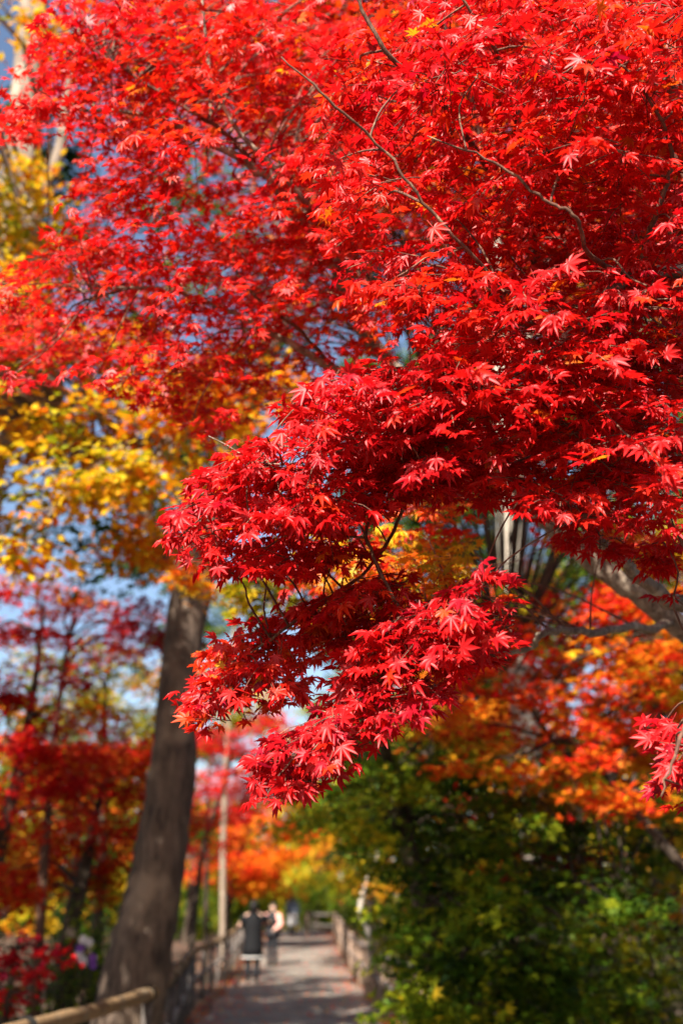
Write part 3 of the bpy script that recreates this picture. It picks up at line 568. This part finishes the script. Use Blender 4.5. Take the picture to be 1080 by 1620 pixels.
def distant_wood():
    n = 15000; x = rng.uniform(-75, 75, n); y = rng.uniform(58, 92, n)
    top = 9 + 3.5 * np.sin(x * .23) + 2 * np.sin(x * .61 + 1) + 6 * smooth(-8, 12, x); z = ground_z(x, y) + rng.uniform(0, 1, n) ** .8 * top
    cell = np.floor(x / 4).astype(int) * 7 + np.floor(y / 7).astype(int) * 13 + np.floor(z / 4).astype(int) * 5
    tint = np.clip(np.array([.95, .9, .82, .7, .93, .6, .97, .5, .88, .75, .96])[cell % 11] + rng.normal(size=n) * .05, 0, 1)
    pos = np.stack([x, y, z], 1); T = Tubes()
    m = leaf_mesh('distant_wood', 'clump', pos, rng.normal(size=(n, 3)) + [0, -.4, .6], rng.normal(size=(n, 3)), rng.uniform(.7, 1.3, n), tint, M_FOL)
    tag(obj('distant_wood', m), 'far wood of mixed green and gold trees closing the view', 'trees', kind='stuff')
distant_wood()

# ------------------------------------------------------------------ shrubs, litter
def shrub(name, label, x, y, r, h, tint, sd, n=620, kind='oval', size=.07, group=None):
    z0 = gz(x, y); e = empty(name, (x, y, z0), label, 'shrub', group); T = Tubes()
    c = []
    for k in range(11):
        a = rng.uniform(0, 6.28); q = r * math.sqrt(rng.random()) * .8; p = np.array([x + math.cos(a) * q, y + math.sin(a) * q, z0 + h * rng.uniform(.35, .95)])
        limb_to(T, [x + rng.normal() * .05, y + rng.normal() * .05, z0 - .05], p, .018, .005, .05, 4); c.append(p)
    T.build('stems', M_BARK_DARK, e)
    i = rng.integers(0, 11, n); off = rng.normal(size=(n, 3)) * np.array([r, r, h * .6]) * .30; pos = np.array(c)[i] + off; pos[:, 2] = np.maximum(pos[:, 2], z0 + .03)
    obj('foliage', leaf_mesh('foliage', kind, pos, np.array([0, 0, .8]) + TOSUN * .3 + rng.normal(size=(n, 3)) * .5, off + rng.normal(size=(n, 3)) * .2, size * rng.uniform(.7, 1.3, n), np.clip(tint + rng.normal(size=n) * sd, 0, 1), M_FOL), e)
GL, GR = 'dark shrubs beyond the bamboo rail', 'green shrubs right of the path'
for x, y, r, h in [(-3.0, 8.5, .6, 1.1), (-4.0, 9.8, .8, 1.4), (-4.4, 12.8, .9, 1.7), (-5.6, 11.5, .9, 1.6), (-3.4, 6.6, .6, .8), (-6.0, 15, 1.1, 2.0), (-4.6, 17, .9, 1.8), (-7.5, 18, 1.3, 2.2), (-5.2, 22, 1.1, 1.9), (-6.3, 27, 1.3, 2.0), (-3.9, 15.2, .8, 1.6), (-7.0, 13, 1.1, 1.9), (-9, 22, 1.4, 2.4)]:
    shrub('shrub', 'dark green shrub in the undergrowth beyond the bamboo rail', x, y, r, h, .96, .04, 900, group=GL)
for x, y, r, h in [(2.3, 13, .7, 1.1), (2.8, 10.5, .8, 1.2), (3.8, 13.5, 1.0, 1.5), (2.1, 17, .8, 1.3), (2.7, 20, 1.0, 1.7), (4.8, 11.5, .9, 1.4), (1.9, 25, .9, 1.6), (2.2, 31, 1.1, 1.9), (5.5, 16, 1.2, 1.9), (1.2, 42, 1.1, 1.9), (3.9, 17, 1.0, 1.8), (4.2, 22, 1.2, 2.0), (6.5, 20, 1.3, 2.2), (6.2, 13, 1.1, 1.6), (3.0, 15.5, .9, 1.5)]:
    shrub('shrub', 'green shrub in the undergrowth right of the path', x, y, r, h, .91, .06, group=GR)
for x, y, r, h in [(-2.0, 58, 1.6, 2.2), (-6, 60, 1.8, 2.6), (-4, 63, 1.6, 2.4), (-8.5, 57, 1.8, 2.4), (0.6, 56, 1.5, 2.2)]:
    shrub('shrub', 'broad green bush closing the far end of the path', x, y, r, h, .88, .06, 1400, 'clump', .14, 'bushes at the far end of the path')
shrub('shrub', 'glossy green shrub with red tips hugging the leaning trunk', -2.95, 13.2, .45, 1.7, .90, .06, 1300)
e_f = None
def flowers():
    c = Q(132, 1512, 11.5); x, y = c[0], c[1]; z0 = gz(x, y); e = empty('flower_clump', (x, y, z0), 'white and purple blossoms glowing among dark shrubs by the trunk', 'flowers'); T = Tubes(); heads = []
    for k in range(9):
        p = c + rng.normal(size=3) * np.array([.06, .06, .08]); limb_to(T, [x + rng.normal() * .05, y + rng.normal() * .05, z0 - .03], p, .006, .003, .02, 4); heads.append(p)
    T.build('stems', M_BARK_DARK, e)
    mw, mp = plain('white_petal', (.8, .78, .8), .6, .08), plain('purple_petal', (.22, .07, .40), .6, .2)
    for k, p in enumerate(heads):
        v = [p]; t = []; 
        for q in range(9):
            a = q / 9 * 6.283; d = np.array([math.cos(a), -.35, math.sin(a)]) * .062; s = np.array([-math.sin(a), 0, math.cos(a)]) * .017; b = len(v)
            v += [p + d * .5 + s, p + d * .8, p + d * .5 - s]; t += [(0, b + 1, b), (0, b + 2, b + 1)]
        obj('blossom', mesh_from('blossom', v, t, mp if k % 4 == 0 else mw), e)
flowers()
def litter():
    P_, S_, T_ = [], [], []
    n = 6500; y = rng.uniform(12, 52, n); side = rng.random(n) < .55; off = np.abs(rng.normal(size=n)) * .55
    x = np.where(side, path_r(y) - off + .35, path_l(y) + off - .25); mid = rng.random(n) < .2; x = np.where(mid, rng.uniform(path_l(y), path_r(y)), x)
    x = np.where(rng.random(n) < .3, x + np.where(side, 1, -1) * rng.uniform(0, 2, n), x)
    z = ground_z(x, y) + .045 + rng.uniform(0, .015, n)
    tint = np.clip(rng.choice([.2, .3, .4, .5, .6], n) + rng.normal(size=n) * .05, 0, 1)
    m = leaf_mesh('fallen_leaves', 'star', np.stack([x, y, z], 1), np.array([0, 0, 1.]) + rng.normal(size=(n, 3)) * .3, rng.normal(size=(n, 3)), rng.uniform(.03, .055, n), tint, M_FOL)
    tag(obj('fallen_leaves', m), 'red and orange fallen leaves along the edges of the path', 'leaves', kind='stuff')
litter()

# ------------------------------------------------------------------ fences
M_ROPE = plain('black_rope', (.012, .011, .010), .9, .3, 40)
def rail_mesh(T, a, b, r, nodes=True):
    n = 17; t = np.linspace(0, 1, n); p = np.asarray(a)[None] + (np.asarray(b) - a)[None] * t[:, None]; p[:, 2] -= np.sin(t * math.pi) * .012
    rr = np.full(n, r); 
    if nodes: rr[4::5] *= 1.10
    T.add(p, rr, 12)
def left_fence():
    b0 = Q(234, 1571, 9.9); b0[2] = .95
    ys = [6.0, 7.9]; pts = [np.array([-2.33, 4.3, .93]), np.array([-2.03, 7.2, .94]), np.array([b0[0], b0[1], .95])]
    y = b0[1]
    for k in range(17):
        y += 2.05; x = np.interp(y, [9.9, 12, 20, 43, 50], [b0[0], b0[0] - .12, -2.72, -3.62, -4.4]); pts.append(np.array([x, y, gz(path_l(y), y) + .97]))
    e = empty('bamboo_fence', (pts[2][0], pts[2][1], 0), 'bamboo top rail on dark posts along the left of the path', 'fence')
    for i, p in enumerate(pts):
        T = Tubes(); g = gz(p[0], p[1]) - .15; w = .045
        T.add([[p[0], p[1], g], [p[0] + .01, p[1], g + .5], [p[0], p[1], p[2] - .03]], [.050, .047, .045], 9, wob=.04); pp = T.build('post', M_POST, e)
        if i < 6:
            T = Tubes(); th = np.linspace(0, 6 * math.pi, 40); d = unit((pts[i + 1] - p)); s = np.cross(d, [0, 0, 1])
            c = p[None] + np.outer(np.linspace(-.05, .05, 40), d) + np.outer(np.cos(th) * .066, s) + np.outer(np.sin(th) * .066, [0, 0, 1.]); rb = T.add(c, np.full(40, .007), 5).build('rope_binding', M_ROPE); rb.parent = pp
    for i in range(len(pts) - 1):
        a, b = pts[i].copy(), pts[i + 1].copy(); d = unit(b - a); T = Tubes(); rail_mesh(T, a - d * .06 + [0, 0, .002 * (i % 2)], b + d * .06 + [0, 0, .002 * (i % 2)], (.056 if i % 2 else .059)); T.build('rail', M_BAMBOO, e)
        a2, b2 = a - [0, 0, .48], b - [0, 0, .48]; T = Tubes(); rail_mesh(T, a2 - d * .05, b2 + d * .05, .032 if i % 2 else .035); T.build('lower_rail', M_RAILG, e)
left_fence()
def right_fence():
    pts = []; y = 11.0
    while y < 44: pts.append(np.array([path_r(y) + .05 + (.10 if y < 16 else 0), y, gz(path_r(y), y) + .95])); y += 2.35
    pts.append(np.array([pts[-1][0] - 1.2, pts[-1][1] + 2.2, pts[-1][2] + .05]))
    e = empty('log_fence', (pts[0][0], pts[0][1], 0), 'dark log posts and rails along the right of the path', 'fence')
    for p in pts:
        T = Tubes(); g = gz(p[0], p[1]) - .15; T.add([[p[0], p[1], g], [p[0], p[1], g + .55], [p[0], p[1], p[2] + .10]], [.075, .072, .070], 9, wob=.04).build('post', plain_post, e)
    for i in range(len(pts) - 1):
        d = unit(pts[i + 1] - pts[i])
        for dz, r, nm in ((0, .050, 'rail'), (.42, .045, 'lower_rail')):
            T = Tubes(); rail_mesh(T, pts[i] - [0, 0, dz] - d * .05, pts[i + 1] - [0, 0, dz] + d * .05, r + .002 * (i % 2), False); T.build(nm, M_POST, e)
plain_post = bark_material('log_post', (.10, .065, .045), (.27, .18, .13), 20, .6, .6, 6.0, (.33, .24, .18))
right_fence()

# ------------------------------------------------------------------ people
def skin_mesh(name, verts, edges, radii, root, mat, levels=1):
    me = bpy.data.meshes.new(name); me.from_pydata(verts, edges, []); o = bpy.data.objects.new(name + '_build', me); COL.objects.link(o)
    o.modifiers.new('skin', 'SKIN'); s = o.modifiers.new('sub', 'SUBSURF'); s.levels = levels; s.render_levels = levels
    for i, r in enumerate(radii):
        me.skin_vertices[0].data[i].radius = (r, r) if not isinstance(r, tuple) else r; me.skin_vertices[0].data[i].use_root = (i == root)
    dg = bpy.context.evaluated_depsgraph_get(); out = bpy.data.meshes.new_from_object(o.evaluated_get(dg)); out.name = name
    bpy.data.objects.remove(o); bpy.data.meshes.remove(me); out.materials.clear(); out.materials.append(mat)
    for p in out.polygons: p.use_smooth = True
    return out
M_SKIN = plain('skin', (.55, .34, .25), .55, .08); M_HAIR = plain('dark_hair', (.012, .010, .009), .45, .3, 60)
def person(loc, yaw, label, H, top, top_len, bottom, shoes, arms, skirt=None, hem=None, hair=M_HAIR, sleeve=None):
    """Figure facing +Y before turning; the body is one skin, clothes and hair are its children."""
    k = H / 1.7; e = empty('person', loc, label, 'person'); e.rotation_euler = (0, 0, yaw)
    V = [(0, 0, .92), (0, 0, 1.10), (0, .01, 1.30), (0, 0, 1.43), (0, 0, 1.50), (0, .02, 1.58), (0, .01, 1.66)]; rad = [(.14, .11), (.125, .095), (.15, .10), (.10, .08), .052, (.078, .095), (.068, .085)]
    E = [(i, i + 1) for i in range(6)]
    for s in (-1, 1):
        b = len(V); V += [(s * .09, 0, .86), (s * .10, .02, .48), (s * .10, -.02, .09), (s * .105, .10, .035)]; rad += [.085, .056, .038, .034]; E += [(0, b), (b, b + 1), (b + 1, b + 2), (b + 2, b + 3)]
        sh, el, wr = (s * .19, 0, 1.40), arms[s][0], arms[s][1]; b = len(V); d = unit(np.array(wr) - np.array(el)); pm = np.array(wr) + d * .06
        V += [sh, el, wr, tuple(pm)]; rad += [.055, .042, .028, (.036, .018)]; E += [(3, b), (b, b + 1), (b + 1, b + 2), (b + 2, b + 3)]
        sd = unit(np.cross(d, [0.3, .5, .8])); cur = np.cross(d, sd)
        for f, (o, L) in enumerate([(-.030, .065), (-.010, .078), (.010, .074), (.028, .058)]):
            c = len(V); p0 = pm + sd * o; V += [tuple(p0 + d * L * .5), tuple(p0 + d * L * .9 + cur * .02)]; rad += [.0085, .0075]; E += [(b + 3, c), (c, c + 1)]
        c = len(V); V += [tuple(np.array(wr) + d * .03 - sd * .04), tuple(np.array(wr) + d * .07 - sd * .055 + cur * .02)]; rad += [.010, .008]; E += [(b + 2, c), (c, c + 1)]
    # nose and ears
    b = len(V); V += [(0, .115, 1.575)]; rad += [.012]; E += [(5, b)]
    for s in (-1, 1): c = len(V); V.append((s * .085, 0, 1.585)); rad.append(.014); E.append((5, c))
    sc3 = lambda v: (v[0] * k, v[1] * k, v[2] * k)
    o = obj('body', skin_mesh('body', [sc3(v) for v in V], E, [tuple(q * k for q in r) if isinstance(r, tuple) else r * k for r in rad], 0, M_SKIN), e, False)
    def loft(nm, rows, mat, sides=16):
        T = Tubes(); T.add([(x * k, y * k, z * k) for x, y, z, a, b in rows], [r[3] * k for r in rows], sides, rad2=[r[4] * k for r in rows]); return obj(nm, T.mesh(nm, mat), e, False)
    lo = top_len; bk = 1.08
    rows_ = [(0, 0, lo, .235, .19), (0, 0, (lo + .95) / 2, .21, .165), (0, 0, .98, .185, .14), (0, 0, 1.12, .18, .135), (0, .005, 1.30, .205, .14), (0, 0, 1.40, .20, .12), (0, 0, 1.46, .11, .085), (0, 0, 1.50, .075, .07)]
    rows_ = [(a, b, c, d * bk, f * bk) for a, b, c, d, f in rows_]; loft('coat' if lo < .8 else 'jacket', rows_, top)
    for s in (-1, 1):
        sh = np.array((s * .165, 0, 1.40)); el = np.array(arms[s][0]); wr = np.array(arms[s][1])
        T = Tubes(); T.add(np.array([sh, sh * .5 + el * .5, el, el * .4 + wr * .6, wr]) * k, np.array([.10, .088, .078, .066, .055]) * k, 10); obj('sleeve', T.mesh('sleeve', sleeve or top), e, False)
        T = Tubes(); T.add(np.array([(s * .09, 0, .95), (s * .10, .01, .70), (s * .10, .02, .48), (s * .10, -.01, .25), (s * .10, -.01, .07)]) * k, np.array([.11, .093, .075, .065, .060]) * k, 10); obj('trouser_leg', T.mesh('trouser_leg', bottom), e, False)
        T = Tubes(); T.add(np.array([(s * .10, -.07, .045), (s * .10, -.02, .055), (s * .105, .07, .045), (s * .105, .155, .033)]) * k, np.array([.040, .050, .045, .028]) * k, 10); obj('shoe', T.mesh('shoe', shoes), e, False)
    if skirt: loft('skirt', [(0, 0, .42, .30, .26), (0, 0, .60, .26, .22), (0, 0, .80, .22, .18), (0, 0, 1.02, .17, .13)], skirt)
    if hem: loft('hem_band', [(0, 0, lo - .004, .242 * bk, .197 * bk), (0, 0, lo + .022, .240 * bk, .195 * bk)], hem)
    loft('hair', [(0, -.03, 1.46, .07, .05), (0, -.035, 1.52, .095, .075), (0, -.025, 1.60, .102, .100), (0, -.012, 1.67, .095, .100), (0, -.005, 1.72, .066, .075), (0, 0, 1.745, .02, .02)], hair)
    return e
M_BLACK = plain('black_wool', (.004, .004, .005), .8, .3, 30); M_BLK2 = plain('black_cotton', (.014, .014, .017), .75, .3, 30); M_WHITE = plain('white_cloth', (.60, .58, .55), .8, .06); M_PINK = plain('pink_cloth', (.72, .33, .28), .8, .12)
M_GREY = plain('blue_grey_wool', (.10, .12, .16), .8, .2, 30); M_SHOE = plain('black_leather', (.02, .018, .016), .4, .2)
up_arms = {-1: ((-.36, .08, 1.16), (-.14, .32, 1.40)), 1: ((.40, .10, 1.24), (.14, .34, 1.46))}
down = {-1: ((-.27, -.03, 1.13), (-.27, .06, .90)), 1: ((.27, -.03, 1.13), (.27, .06, .90))}
bent = {-1: ((-.27, -.02, 1.13), (-.22, .20, 1.02)), 1: ((.30, .02, 1.15), (.20, .25, 1.22))}
def ppos(px, Yd):
    x = Q(px, 1500, Yd)[0]; return (x, Yd, gz(x, Yd) + .03)
person(ppos(400, 26.5), R(4), 'person in long black coat with pale hem, arms raised, walking by the bamboo rail', 1.80, M_BLACK, .52, M_BLK2, M_SHOE, up_arms, hem=M_WHITE)
person(ppos(431, 32), R(150), 'person in black jacket and pink top standing beyond the long black coat', 1.70, M_BLK2, .82, M_BLK2, M_SHOE, bent, sleeve=M_PINK)
person(ppos(462, 47), R(10), 'person in grey top and white skirt near the end of the path', 1.62, M_GREY, .95, M_BLK2, M_SHOE, down, skirt=M_WHITE)
